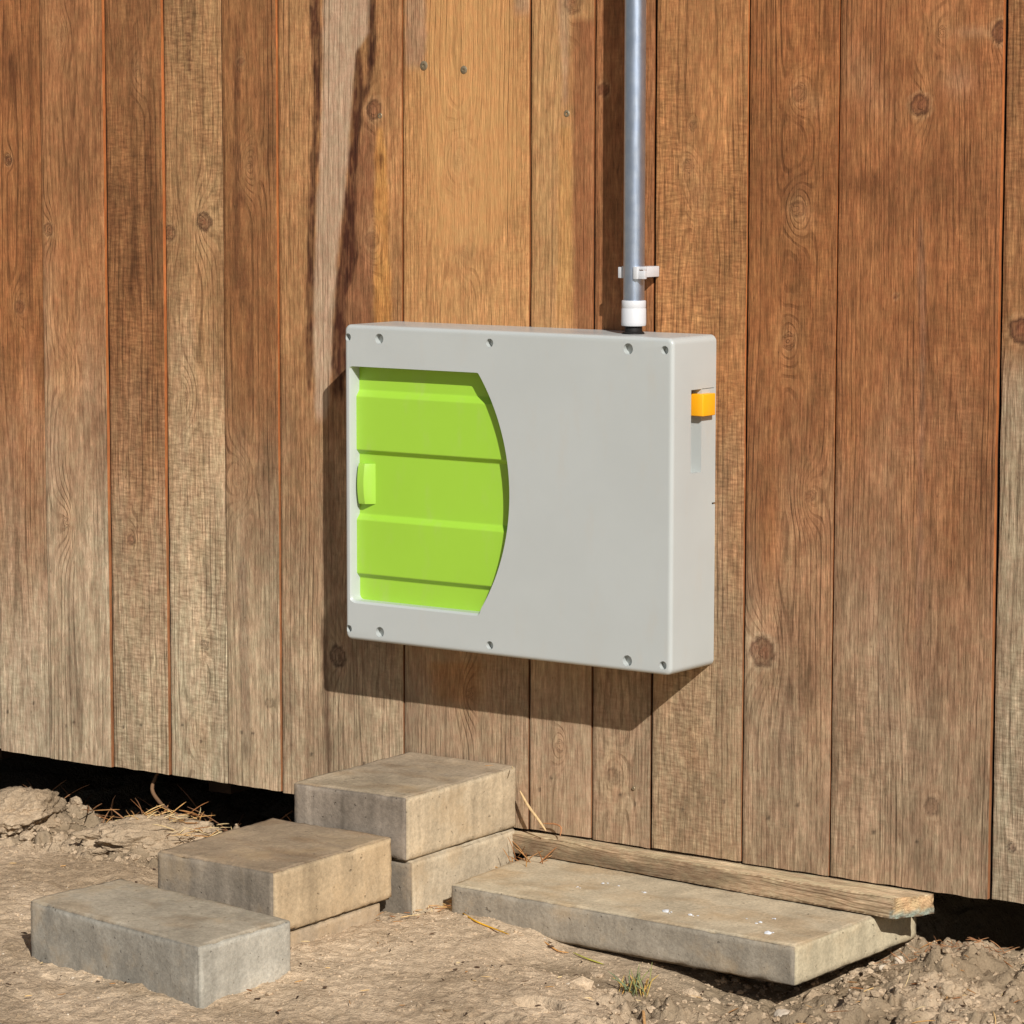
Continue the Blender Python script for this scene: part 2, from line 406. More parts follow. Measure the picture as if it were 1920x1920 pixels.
def plank_patch(i, xs, zs, x0, x1, zb):
    """colour, grain field and saw marks at the grid points of one board's face"""
    X, Z = np.meshgrid(xs, zs)
    u, v = wall_uv(X, Z)
    k = i-i0; P = PL.get(k)
    if P is None:
        rr = np.random.RandomState(i+40)
        q = list(PL.values())[rr.randint(0, 13)]; P = (q[0], q[1], q[2], rr.uniform(-.001, .004), rr.uniform(.3, .7))
    up, lo, saw, _, gc = P
    n1 = fbm(X*7, Z*2.2, seed=i, octv=4)
    h = (Z-.20)/1.0
    wth = smooth(.84, .10, h+.17*n1+.05*noise(X*30, Z*4, seed=i+9))          # rain-washed grey towards the bottom
    c = lin(*up)*(1-wth[..., None])+lin(*lo)*np.array([1.10, 1.13, 1.17])*wth[..., None]
    c = c*(1+.22*fbm(X*14, Z*3.2, seed=i+3, octv=4)+.16*fbm(X*4, Z*5, seed=i+60, octv=2))[..., None]
    edge = np.minimum(X-x0, x1-X)
    c = c*(1-.10*smooth(.012, 0., edge))[..., None]
    sawm = saw*(.25+.75*smooth(-.35, .35, fbm(X*6, Z*2.5, seed=i+90, octv=2)))
    if k == 5:
        c = mixc(c, band(u, v, [(-400, 540, 606), (250, 520, 585), (620, 525, 583), (700, 530, 580)], 10), (190, 140, 94), .6)
        c = mixc(c, band(u, v, [(-400, 704, 757), (90, 712, 757), (230, 728, 757)], 8), (188, 132, 88), .5)
        c = mixc(c, band(u, v, [(180, 690, 704), (300, 664, 708), (430, 640, 706), (600, 636, 702), (700, 625, 690)], 12), (140, 90, 62), .7)
        pale = band(u, v, [(-400, 610, 700), (0, 606, 696), (60, 606, 692), (100, 606, 668), (200, 603, 660), (300, 600, 655), (400, 594, 643), (500, 590, 632), (620, 588, 624), (700, 590, 622), (800, 592, 612)], 5)
        c = mixc(c, band(u, v, [(-400, 610, 700), (0, 606, 696), (60, 606, 692), (100, 606, 668), (200, 603, 660), (300, 600, 655), (400, 594, 643), (500, 590, 632), (620, 588, 624), (700, 590, 622), (800, 592, 612)], 5), (200, 168, 140), .9)
        dk = (74, 36, 20)
        c = mixc(c, band(u, v, [(-400, 580, 606), (0, 580, 599), (100, 586, 603), (180, 588, 602), (330, 581, 595), (450, 576, 590), (620, 574, 587), (750, 575, 586)], 3), dk, .9)
        c = mixc(c, band(u, v, [(85, 670, 676), (150, 664, 683), (230, 660, 680), (330, 652, 669), (420, 642, 668), (480, 638, 674), (560, 630, 648), (680, 622, 652), (760, 626, 642)], 3), dk, .95)
        c = mixc(c, band(u, v, [(-400, 690, 712), (0, 693, 706), (100, 692, 705), (150, 686, 699), (200, 678, 688)], 3), dk, .92)
        c = mixc(c, band(u, v, [(235, 706, 720), (330, 704, 728), (450, 704, 730), (620, 704, 738), (700, 706, 730)], 5), (212, 148, 78), .75)
        c = mixc(c, band(u, v, [(280, 713, 717), (340, 713, 717)], 2), (110, 60, 30), .8)
        c = mixc(c, band(u, v, [(1150, 600, 612), (1300, 606, 618), (1440, 612, 622), (1480, 614, 622)], 5), (110, 80, 58), .7)
        c = mixc(c, band(u, v, [(1250, 570, 585), (1480, 575, 590)], 6), (140, 105, 78), .4)
        sawm = sawm*.6
    if k == 6:
        m = band(u, v, [(-400, 810, 960), (60, 805, 960), (150, 800, 968), (240, 792, 985), (330, 800, 980), (430, 815, 940), (480, 830, 900)], 26)
        c = mixc(c, smooth(720, 600, v), (206, 150, 96), .75)
        c = mixc(c, m, (216, 160, 102), .85)
        c = mixc(c, band(u, v, [(-400, 758, 800), (90, 760, 798), (140, 760, 790)], 6), (182, 142, 112), .8)
        c = mixc(c, band(u, v, [(-400, 962, 996), (40, 965, 996)], 8), (184, 148, 118), .7)
        c = mixc(c, band(u, v, [(1235, 800, 900), (1330, 820, 900)], 20), (186, 130, 76), .6)
        m6 = m; sawm = sawm*(1-.9*m)
    if k == 7:
        c = mixc(c, band(u, v, [(-400, 997, 1062), (620, 997, 1062), (700, 997, 1062)], 8), (208, 158, 106), .75)
        c = mixc(c, band(u, v, [(232, 1048, 1072), (450, 1046, 1073), (620, 1042, 1075)], 4), (210, 154, 94), .8)
        c = mixc(c, band(u, v, [(-10, 1044, 1070), (90, 1052, 1066), (210, 1056, 1064)], 6), (200, 160, 126), .7)
        c = mixc(c, band(u, v, [(30, 1074, 1118), (620, 1076, 1116), (720, 1076, 1116)], 6), (158, 98, 62), .75)
    if k == 11:
        c = mixc(c, np.exp(-(((u-1600-.4*(v-90))/40)**2+((v-150)/70)**2)), (190, 138, 98), .6)
        c = mixc(c, np.exp(-(((u-1800)/30)**2+((v-150)/30)**2)), (200, 146, 108), .7)
        c = mixc(c, np.exp(-(((u-1825)/35)**2+((v-60)/12)**2)), (196, 146, 108), .6)
        c = mixc(c, np.exp(-(((u-1610)/60)**2+((v-350)/30)**2)), (128, 78, 44), .6)
        c = mixc(c, np.exp(-(((u-1680-.3*(150-v))/45)**2+((v-130)/40)**2)), (138, 86, 50), .6)
        c = mixc(c, band(u, v, [(400, 1726, 1730), (480, 1722, 1738), (650, 1728, 1738), (1250, 1716, 1730)], 5), (140, 104, 82), .5)
    if k == 10:
        c = mixc(c, np.exp(-(((u-1495)/25)**2+((v-350)/40)**2)), (120, 72, 40), .6)
        c = mixc(c, np.exp(-(((u-1530)/18)**2+((v-195)/24)**2)), (190, 135, 90), .7)
        c = mixc(c, np.exp(-(((u-1512)/18)**2+((v-410)/22)**2)), (186, 130, 86), .6)
        c = mixc(c, np.exp(-(((u-1515)/18)**2+((v-1285)/45)**2)), (102, 76, 54), .6)
        c = mixc(c, np.exp(-(((u-1480)/10)**2+((v-1050)/70)**2)), (190, 152, 112), .5)
    if k == 12:
        c = mixc(c, smooth(620, 760, v)*smooth(1e9, 1, v*0+1), (178, 156, 128), .85)
    if k == 4:
        for uu, v0, v1 in ((448, 40, 210), (458, 345, 400), (460, 470, 600), (447, 120, 560), (472, 560, 760)):
            c = mixc(c, band(u, v, [(v0, uu-3, uu+3), ((v0+v1)/2, uu-8, uu+7), (v1, uu-5, uu+4)], 4), (104, 64, 38), .55)
        c = mixc(c, band(u, v, [(1040, 455, 462), (1080, 448, 466), (1440, 458, 476)], 4), (136, 110, 90), .5)
    if k == 2:
        for uu, v0, v1 in ((262, 75, 150), (285, 130, 600), (252, 360, 610), (250, 80, 240)):
            c = mixc(c, band(u, v, [(v0, uu-3, uu+3), ((v0+v1)/2, uu-9, uu+9), (v1, uu-5, uu+4)], 5), (112, 70, 40), .5)
    if k == 3:
        dots = np.exp(-((u-352-.02*v)/4)**2)*smooth(.2, .6, noise(v/7., v*0, seed=5)+.2)*smooth(240, 100, v)
        c = mixc(c, dots, (96, 62, 40), .8)
        c = mixc(c, np.exp(-(((u-385)/35)**2+((v-400)/80)**2)), (200, 160, 116), .6)
    if k == 0:
        for uu, v0, v1 in ((28, 90, 170), (14, 20, 200), (45, 505, 550), (60, 20, 600)):
            c = mixc(c, band(u, v, [(v0, uu-3, uu+3), ((v0+v1)/2, uu-7, uu+8), (v1, uu-4, uu+4)], 5), (110, 66, 38), .5)
    # grain field: distance from a wandering pith line gives the arches; knots push the rings aside
    rr = np.random.RandomState(i+3)
    xc = x0+(x1-x0)*gc+.010*noise(Z*1.1, Z*0, seed=i+11)
    hz = .020+.032*np.abs(noise(Z*1.25, Z*0, seed=i+13))+.0035*noise(X*20, Z*2.5, seed=i+15)
    dist = np.sqrt((X-xc)**2+hz**2)+.0035*fbm(X*9, Z*2.0, seed=i+17, octv=3)
    F = dist*(118+rr.uniform(-20, 20))
    for (ku, kv, kr, dk, ring, reach) in KN:
        kp = at(ku, kv)
        if not (x0-.002 <= kp[0] <= x1+.004): continue
        rx = kr*.00101; rz = kr*.00090
        dx, dz = X-kp[0], Z-kp[2]
        q = np.sqrt((dx/(rx*reach*.62))**2+(dz/(rz*reach*1.35))**2)
        F = F+ring*np.exp(-q**1.7)
        kk = np.random.RandomState(int(ku)); asp = kk.uniform(.85, 1.3); an = kk.uniform(-.5, .5)
        ex, ez = dx*math.cos(an)+dz*math.sin(an), (-dx*math.sin(an)+dz*math.cos(an))/asp
        q1 = np.sqrt((ex/rx)**2+(ez/rz)**2)+.26*noise(dx*110, dz*110, seed=i+80)+.08*noise(dx*400, dz*400, seed=i+82)
        core = smooth(1.12, .86, q1)
        c = mixc(c, np.exp(-(q*1.0)**2), (196, 148, 102), .30*(1-.6*dk))
        kc = np.array((112, 68, 48)) if h.size and kp[2] > .5 else np.array((108, 84, 68))
        c = mixc(c, core*(.75+.25*np.sin(q1*16)), kc, dk*.9)
        c = mixc(c, np.exp(-((q1-1.02)/.14)**2), kc*.55, dk*.75)
        c = mixc(c, np.exp(-((q1-1.35)/.2)**2), (206, 160, 116) if kp[2] > .55 else (190, 164, 134), .45*dk)
        c = mixc(c, smooth(.5, .2, q1+.3*noise(dx*300, dz*300, seed=i+81))*core, kc*1.5, dk*.3)
        F = F+core*2.5*q1
    # weathered nail specks near the bottom rail
    for s in range(2):
        nx = x0+(x1-x0)*rr.uniform(.15, .85); nz = .275+.02*rr.uniform(-1, 1)
        q = np.sqrt(((X-nx)/.003)**2+((Z-nz)/.0035)**2)
        c = mixc(c, smooth(1.3, .6, q), (70, 58, 46), .75)
    c = np.clip(c*.97, .004, .95)
    gmean = c.mean(-1, keepdims=True); c = gmean+(c-gmean)*(.93+.05*(1-wth[..., None]))
    AM = np.full_like(X, {6: .75, 7: .7, 9: .85}.get(k, .9))
    if k == 6: AM = AM*(1-.55*m6)
    if k == 5: AM = AM*(1-.35*pale)
    return X, Z, c, F, sawm, AM

VV, FF, TT, GG, SS, DD, AA = [], [], [], [], [], [], []; voff = 0
def put(V, F, T, G, S, D, A=None):
    global voff
    VV.append(V); FF.append(F+voff); TT.append(T); GG.append(G); SS.append(S); DD.append(np.full(len(V), D)); AA.append(np.full(len(V), .6) if A is None else A); voff += len(V)
ZT = 2.30
for i in range(len(SX)-1):
    k = i-i0; vis = -1 <= k <= 12
    gapL = .0012 if k != 9 else .0030
    gapR = .0012 if k != 8 else .0030
    if k in (10, 11, 9, 6, 7): gapR = .0017
    if k in (10, 11, 12, 7): gapL = .0017
    if k in (11, 1, 2): gapR = .0024
    x0, x1 = SX[i]+gapL, SX[i+1]-gapR
    rr = np.random.RandomState(i)
    zb = .1965+rr.uniform(-.0015, .0015)
    step = .0032 if vis else .012
    nx = max(6, int((x1-x0)/step)); t = np.linspace(0, 1, nx)
    zs = np.concatenate([np.arange(zb, 1.56, step), np.arange(1.57, ZT, .02), [ZT]])
    yo = -(PL[k][3] if k in PL else rr.uniform(-.001, .003))
    wl = .0013*noise(zs*3.1, zs*0, seed=i+200)+.0006*noise(zs*14, zs*0, seed=i+201)
    wr = .0013*noise(zs*3.1, zs*0, seed=i+201+50)+.0006*noise(zs*14, zs*0, seed=i+202)
    X, Z, c, F, sm, am = plank_patch(i, x0+(x1-x0)*t, zs, x0, x1, zb)
    Xw = X+np.minimum(wl, .0012)[:, None]*0+np.abs(wl)[:, None]*(1-t)[None]-np.abs(wr)[:, None]*t[None]
    Zw = Z.copy(); Zw[0] += .0012*noise(X[0]*40, X[0]*0, seed=i+5)
    cup = .0012*np.sin(math.pi*t)[None]*rr.uniform(-1, 1)
    Yf = yo+cup+.0006*fbm(X*10, Z*2, seed=i+40, octv=3)+.0004*noise(F*.8, F*0, seed=2)
    e = np.minimum(np.arange(nx), np.arange(nx)[::-1])
    Yf = Yf+np.where(e == 0, .0012, np.where(e == 1, .0002, 0))[None]
    V = np.stack([Xw, Yf, Zw], -1).reshape(-1, 3)
    seed = i*3.7
    put(V, grid_faces(len(zs), nx), c.reshape(-1, 3), F.ravel(), sm.ravel(), seed, am.ravel())
    # cut edges, bottom and top, of freshly coloured timber (their own vertices keep the arris crisp)
    fresh = lin(196, 118, 66)*(1. if k in (1, 2, 3, 4, 9, 10, 11) else .6)
    for side in (0, -1):
        a = np.stack([Xw[:, side], Yf[:, side], Zw[:, side]], -1); rows = [a]
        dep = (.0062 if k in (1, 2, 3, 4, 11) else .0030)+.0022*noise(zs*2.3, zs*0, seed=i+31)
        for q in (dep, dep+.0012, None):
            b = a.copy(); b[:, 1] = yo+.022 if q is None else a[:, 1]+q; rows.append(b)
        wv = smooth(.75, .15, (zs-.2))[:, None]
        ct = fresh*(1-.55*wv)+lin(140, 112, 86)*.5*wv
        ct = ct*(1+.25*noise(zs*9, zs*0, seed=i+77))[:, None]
        gap_shade = np.tile(lin(44, 32, 24), (len(zs), 1))  # shade of the gaps painted dark on the rear of the board edges
        n = len(zs); F_ = []
        for q in range(3):
            F_.append(np.stack([np.arange(n-1)+q*n, np.arange(n-1)+(q+1)*n, np.arange(n-1)+(q+1)*n+1, np.arange(n-1)+q*n+1], -1))
        f = np.concatenate(F_)
        if side == 0: f = f[:, ::-1]
        put(np.concatenate(rows), f, np.concatenate([ct, ct*.9, gap_shade, gap_shade]), np.zeros(4*n), np.zeros(4*n), seed)
    for row in (0, -1):
        a = np.stack([Xw[row], Yf[row], Zw[row]], -1); b = a.copy(); b[:, 1] = yo+.022
        f = np.stack([np.arange(nx-1), np.arange(nx-1)+1, np.arange(nx-1)+nx+1, np.arange(nx-1)+nx], -1)
        ct = np.tile(lin(128, 104, 80), (2*nx, 1))
        put(np.concatenate([a, b]), f, ct, np.zeros(2*nx), np.zeros(2*nx), seed)
shed = empty('wooden_wall', (0, 0, .2))
tag(shed, 'shed wall of vertical brown boards bleached grey at the bottom', 'wall')
me = mesh_np('planking', np.concatenate(VV), np.concatenate(FF), True, {'tint': np.concatenate(TT), 'grain': np.concatenate(GG), 'saw': np.concatenate(SS), 'seed': np.concatenate(DD), 'amp': np.concatenate(AA)})
link('planking', me, M_wood, shed)
XL, XR = SX[0], SX[-1]
bm = bmesh.new()
box_bm(bm, XL, XR, .026, .07, .215, ZT-.01)               # backing boards and rails behind the planks
link('backing', bm_mesh('backing', bm), M_dark, shed)
bm = bmesh.new()
box_bm(bm, XL, XR, .0705, 2.4, .235, .275)                 # floor deck
for jx in np.arange(XL+.1, XR, .55): box_bm(bm, jx, jx+.05, .09, 2.35, .155, .2345)
link('floor_frame', bm_mesh('floor_frame', bm), M_dark, shed)
bm = bmesh.new()
box_bm(bm, XL-.02, XL-.001, .03, 2.42, .0, ZT); box_bm(bm, XR+.001, XR+.02, .03, 2.42, .0, ZT); box_bm(bm, XL, XR, 2.405, 2.43, .0, ZT)
box_bm(bm, XL-.1, XR+.1, -.02, 2.5, ZT+.001, ZT+.06)
link('side_wall', bm_mesh('side_wall', bm), M_dark, shed)
def screw(px, py, r, mat, y=-.003):
    p = at(px, py); bm = bmesh.new()
    rings = lathe_bm(bm, [(r, 0), (r, .0012), (r*.75, .0022), (r*.34, .0022), (r*.30, .0010)], (0, 0), 20)
    m = bm_mesh('screw', bm); o = link('screw', m, mat, shed, False)
    o.matrix_parent_inverse = Matrix.Translation(-Vector(shed.location))
    o.location = (p[0], y, p[2]); o.rotation_euler = (math.pi/2, 0, 0)
for s in ((795, 123, .0075), (870, 131, .0065)): screw(*s, M_steel, .0005)
for s in ((1063, 213, .0055), (713, 217, .005), (1188, 1478, .003), (1560+3, 1548, .0035)): screw(*s, M_steel, .0008)

# ------------------------------------------------------------------ distribution box
BX0, BX1, BY, BZ0, BZ1 = -.2400, .3762, -.120, .4915, .9925
box = empty('electrical_box', (0.068, -.06, BZ0))
tag(box, 'pale grey plastic electrical box with green door on the plank wall', 'electrical box')
def cyl_bm(x, z, r, y0, y1, n=28):
    bm = bmesh.new()
    a = [bm.verts.new((x+r*math.cos(k*2*math.pi/n), y0, z+r*math.sin(k*2*math.pi/n))) for k in range(n)]
    b = [bm.verts.new((v.co.x, y1, v.co.z)) for v in a]
    bm.faces.new(a); bm.faces.new(b[::-1])
    for k in range(n): bm.faces.new((a[k], b[k], b[(k+1) % n], a[(k+1) % n]))
    return bm
def rounded(pts, rad, n=5):                 # round the corners of a polygon where rad > 0
    out = []
    for i, p in enumerate(pts):
        r = rad[i]; p = Vector(p)
        if r <= 0: out.append(tuple(p)); continue
        a = (Vector(pts[i-1])-p).normalized(); b = (Vector(pts[(i+1) % len(pts)])-p).normalized()
        A, B = p+a*r, p+b*r
        for k in range(n+1):
            t = k/n; out.append(tuple(A*(1-t)**2+p*2*t*(1-t)+B*t*t))
    return out
R_ = (.187**2+.060**2)/(2*.060)
def d_outline(g=0.):                        # D-shaped opening of the front, grown by g
    zc = .7405; hz = .1865+g; cx = .081-R_
    xr = cx+math.sqrt((R_+g)**2-hz**2)
    pts = [(-.2285-g, zc-hz)]; rad = [.010]
    a1 = math.asin(hz/(R_+g))
    for k in range(33):
        a = -a1+2*a1*k/32; pts.append((cx+(R_+g)*math.cos(a), zc+(R_+g)*math.sin(a))); rad.append(.003 if k in (0, 32) else 0)
    pts.append((-.2285-g, zc+hz)); rad.append(.006)
    return pts, rad
def prism_bm(pts, y0, y1, pts2=None):
    bm = bmesh.new(); pts2 = pts2 or pts
    a = [bm.verts.new((x, y0, z)) for x, z in pts]; b = [bm.verts.new((x, y1, z)) for x, z in pts2]
    bm.faces.new(a); bm.faces.new(b[::-1]); n = len(a)
    for k in range(n): bm.faces.new((a[k], b[k], b[(k+1) % n], a[(k+1) % n]))
    return bm
def cut(me, cutters):
    o = bpy.data.objects.new('tmp', me); COL.objects.link(o); tmp = []
    for c in cutters:
        cm = bpy.data.meshes.new('c'); bmesh.ops.recalc_face_normals(c, faces=c.faces); c.to_mesh(cm); c.free()
        co = bpy.data.objects.new('c', cm); COL.objects.link(co); tmp.append(co)
        m = o.modifiers.new('b', 'BOOLEAN'); m.operation = 'DIFFERENCE'; m.solver = 'EXACT'; m.object = co
    dg = bpy.context.evaluated_depsgraph_get()
    res = bpy.data.meshes.new_from_object(o.evaluated_get(dg))
    for q in tmp+[o]: bpy.data.objects.remove(q, do_unlink=True)
    return res
bm = bmesh.new()
box_bm(bm, BX0, BX1, BY, .0, BZ0, BZ1)
back = lambda e: all(abs(v.co.y) < 1e-6 for v in e.verts)
depth_e = lambda e: abs(e.verts[0].co.y-e.verts[1].co.y) > .05
es = [e for e in bm.edges if depth_e(e)]
bmesh.ops.bevel(bm, geom=es, offset=.0105, segments=8, profile=.5, affect='EDGES')
es = [e for e in bm.edges if all(abs(v.co.y-BY) < 1e-6 for v in e.verts)]
bmesh.ops.bevel(bm, geom=es, offset=.0062, segments=6, profile=.5, affect='EDGES')
bmesh.ops.recalc_face_normals(bm, faces=bm.faces)
base = bpy.data.meshes.new('enclosure'); bm.to_mesh(base); bm.free()
cuts = []
pts, rad = d_outline(0); o0 = rounded(pts, rad); pts2, rad2 = d_outline(.0035); o1 = rounded(pts2, [r*1.3 for r in rad2])
cuts.append(prism_bm(o0, BY-.01, BY+.034))
holes = [(-.2325, .9725, .0060), (-.1700, .9720, .0082), (.0435, .9735, .0066), (.2970, .9740, .0084), (.3615, .9745, .0064),
         (-.2330, .5085, .0060), (-.1705, .5085, .0082), (.0440, .5070, .0066), (.2985, .5070, .0084), (.3620, .5060, .0064)]
fr = [(x-(.0026 if x < -.226 else 0), z-(.0046 if z < .562 else 0)) for x, z in o0]
bk = [(x+(.0004 if x < -.226 else -.0004), z+.0004 if z < .74 else z-.0004) for x, z in o0]
cuts.append(prism_bm(fr, BY-.0012, BY+.0040, bk))
for x, z, r in holes: cuts.append(cyl_bm(x, z, r, BY-.01, BY+.010))
pk = bmesh.new(); box_bm(pk, .350, .40, -.070, -.041, .789, .9135); cuts.append(pk)      # switch slot
nk = bmesh.new(); box_bm(nk, .3745, .40, -.0405, -.006, .9125, .9140); cuts.append(nk)     # fine seam above the lever
hk = bmesh.new(); box_bm(hk, .368, .40, -.010, .01, .7375, .7405); cuts.append(hk)
gk = bmesh.new(); lathe_bm(gk, [(.0185, .97), (.0185, 1.02)], (.265, -.058), 32); cuts.append(gk)
enc = cut(base, cuts)
enc.polygons.foreach_set('use_smooth', np.full(len(enc.polygons), True)); enc.set_sharp_from_angle(angle=math.radians(32))
link('enclosure', enc, M_grey, box)
# ribbed green door: stepped profile in z, following the D outline
def door_mesh():
    # profile (z, depth y): low strips at the ends and the middle, two raised panels
    lo, hi = BY+.0235, BY+.0158
    prof = [(.547, lo), (.5890, lo), (.5965, hi), (.6825, hi), (.6915, lo), (.7865, lo), (.7940, hi), (.8785, hi), (.8885, lo), (.934, lo)]
    zsamp = np.unique(np.round(np.concatenate([np.linspace(.548, .933, 120)]+[np.linspace(a-.0015, a+.0015, 5) for a, _ in prof[1:-1]]), 5))
    pz = np.array([p[0] for p in prof]); py = np.array([p[1] for p in prof])
    def Y(z):
        s = 0
        for d in np.linspace(-.0009, .0009, 5): s = s+np.interp(z+d, pz, py)
        return s/5
    nx = 60; V = []
    cx = .081-R_
    for z in zsamp:
        xr = cx+math.sqrt(max((R_+.004)**2-(z-.7405)**2, 0)); xl = -.2300
        y0 = Y(z)
        for t in np.concatenate([np.linspace(0, .06, 12), np.linspace(.07, .93, 30), np.linspace(.94, 1, 18)]):
            x = xl+(xr-xl)*t
            y = y0+.0006*math.sin(math.pi*t)*(-1)
            V.append((x, y, z))
    F = grid_faces(len(zsamp), nx)
    Vb = [(x, BY+.0330, z) for x, y, z in V]
    n = len(V); F2 = F[:, ::-1]+n
    nr, nc = len(zsamp), nx
    B = list(range(nc))+[r*nc+nc-1 for r in range(1, nr)]+[(nr-1)*nc+c for c in range(nc-2, -1, -1)]+[r*nc for r in range(nr-2, 0, -1)]
    side = np.array([(B[j], B[j]+n, B[(j+1) % len(B)]+n, B[(j+1) % len(B)]) for j in range(len(B))])
    me = mesh_np('door', V+Vb, np.concatenate([F, F2, side])); me.set_sharp_from_angle(angle=math.radians(50))
    return me
door = link('door', door_mesh(), M_green, box); door['label'] = 'lime green ribbed D-shaped door'
# grip of the door: rounded upright tab whose right cheek slopes back to the door
bm = bmesh.new(); nz = 22; prof = []
for s in range(nz+1):
    t = s/nz; z = .7085+.0640*t; p = .0150*(.72+.28*math.sin(math.pi*t)**.8)
    yd = BY+.0225; yf = yd-p
    prof.append([bm.verts.new(q) for q in ((-.2215, yd+.001, z), (-.2215, yf+.0006, z), (-.2209, yf, z), (-.2085, yf, z), (-.2079, yf+.0004, z), (-.1972, yd-.0004, z), (-.1962, yd+.001, z))])
for s in range(nz):
    for j in range(6): bm.faces.new((prof[s][j], prof[s][j+1], prof[s+1][j+1], prof[s+1][j]))
bm.faces.new(prof[0]); bm.faces.new(prof[-1])
hd = link('handle', bm_mesh('handle', bm, 28), M_handle, door)
hd.parent = door; hd.matrix_parent_inverse = door.matrix_world.inverted(); 
# switch lever
bm = bmesh.new(); box_bm(bm, .358, .3870, -.0540, -.0190, .8735, .9065, .0014, 3)
lv = link('switch_lever', bm_mesh('switch_lever', bm), M_orange, box); lv['label'] = 'orange yellow square switch lever'
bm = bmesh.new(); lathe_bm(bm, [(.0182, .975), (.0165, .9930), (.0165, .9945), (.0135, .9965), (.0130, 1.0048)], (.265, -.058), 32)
link('gland_shade', bm_mesh('gland_shade', bm), M_black, box)  # black disc at the gland stands in for the collar's shadow

# ------------------------------------------------------------------ conduit
PXc, PYc = .2655, -.058
con = empty('conduit', (PXc, PYc, 1.005))
tag(con, 'shiny grey steel conduit pipe rising from the top of the grey box', 'pipe')
bm = bmesh.new(); lathe_bm(bm, [(.0160, 1.03), (.0160, 1.5), (.0160, 2.25)], (PXc, PYc), 48)
link('pipe', bm_mesh('pipe', bm), M_pipe, con)
bm = bmesh.new(); lathe_bm(bm, [(.0155, 1.0046), (.0178, 1.0046), (.0186, 1.0060), (.0188, 1.010), (.0186, 1.030), (.0178, 1.0312), (.0183, 1.0322), (.0183, 1.0415), (.0176, 1.0425), (.0161, 1.0428)], (PXc, PYc), 48)
link('collar', bm_mesh('collar', bm), M_white, con)
clip = empty('pipe_clip', (PXc, -.0, 1.083))
tag(clip, 'white plastic clip holding the steel pipe to the wall', 'pipe clip')
bm = bmesh.new(); z0, z1 = 1.0755, 1.0935
ri, ro = .0163, .0190; n = 36; a0, a1 = math.radians(-60), math.radians(197)
rings = []
for k in range(n+1):
    a = a0+(a1-a0)*k/n
    rings.append([bm.verts.new((PXc+r*math.cos(a), PYc+r*math.sin(a), z)) for r, z in ((ri, z0), (ro, z0), (ro, z1), (ri, z1))])
for k in range(n):
    for j in range(4): bm.faces.new((rings[k][j], rings[k][(j+1) % 4], rings[k+1][(j+1) % 4], rings[k+1][j]))
bm.faces.new(rings[0]); bm.faces.new(rings[-1][::-1])
link('clamp_ring', bm_mesh('clamp_ring', bm), M_white, clip)
bm = bmesh.new()
box_bm(bm, PXc+.0155, PXc+.0285, PYc-.0150, PYc-.0085, z0, z1-.0060, .0006, 2)
box_bm(bm, PXc+.0155, PXc+.0290, PYc-.0130, PYc-.0085, z1-.0042, z1, .0006, 2)
box_bm(bm, PXc+.0100, PXc+.0170, PYc-.0175, PYc-.0080, z0-.0003, z1+.0003, .0006, 2)
link('latch', bm_mesh('latch', bm), M_white, clip)
bm = bmesh.new(); box_bm(bm, PXc-.0262, PXc-.0155, PYc-.004, PYc+.004, z0, z1-.0015, .0008, 2)
link('clip_lip', bm_mesh('clip_lip', bm), M_white, clip)
bm = bmesh.new(); box_bm(bm, PXc-.009, PXc+.009, PYc+.0185, -.002, z0+.001, z1-.001, .001, 2)
link('stand_off', bm_mesh('stand_off', bm), M_white, clip)

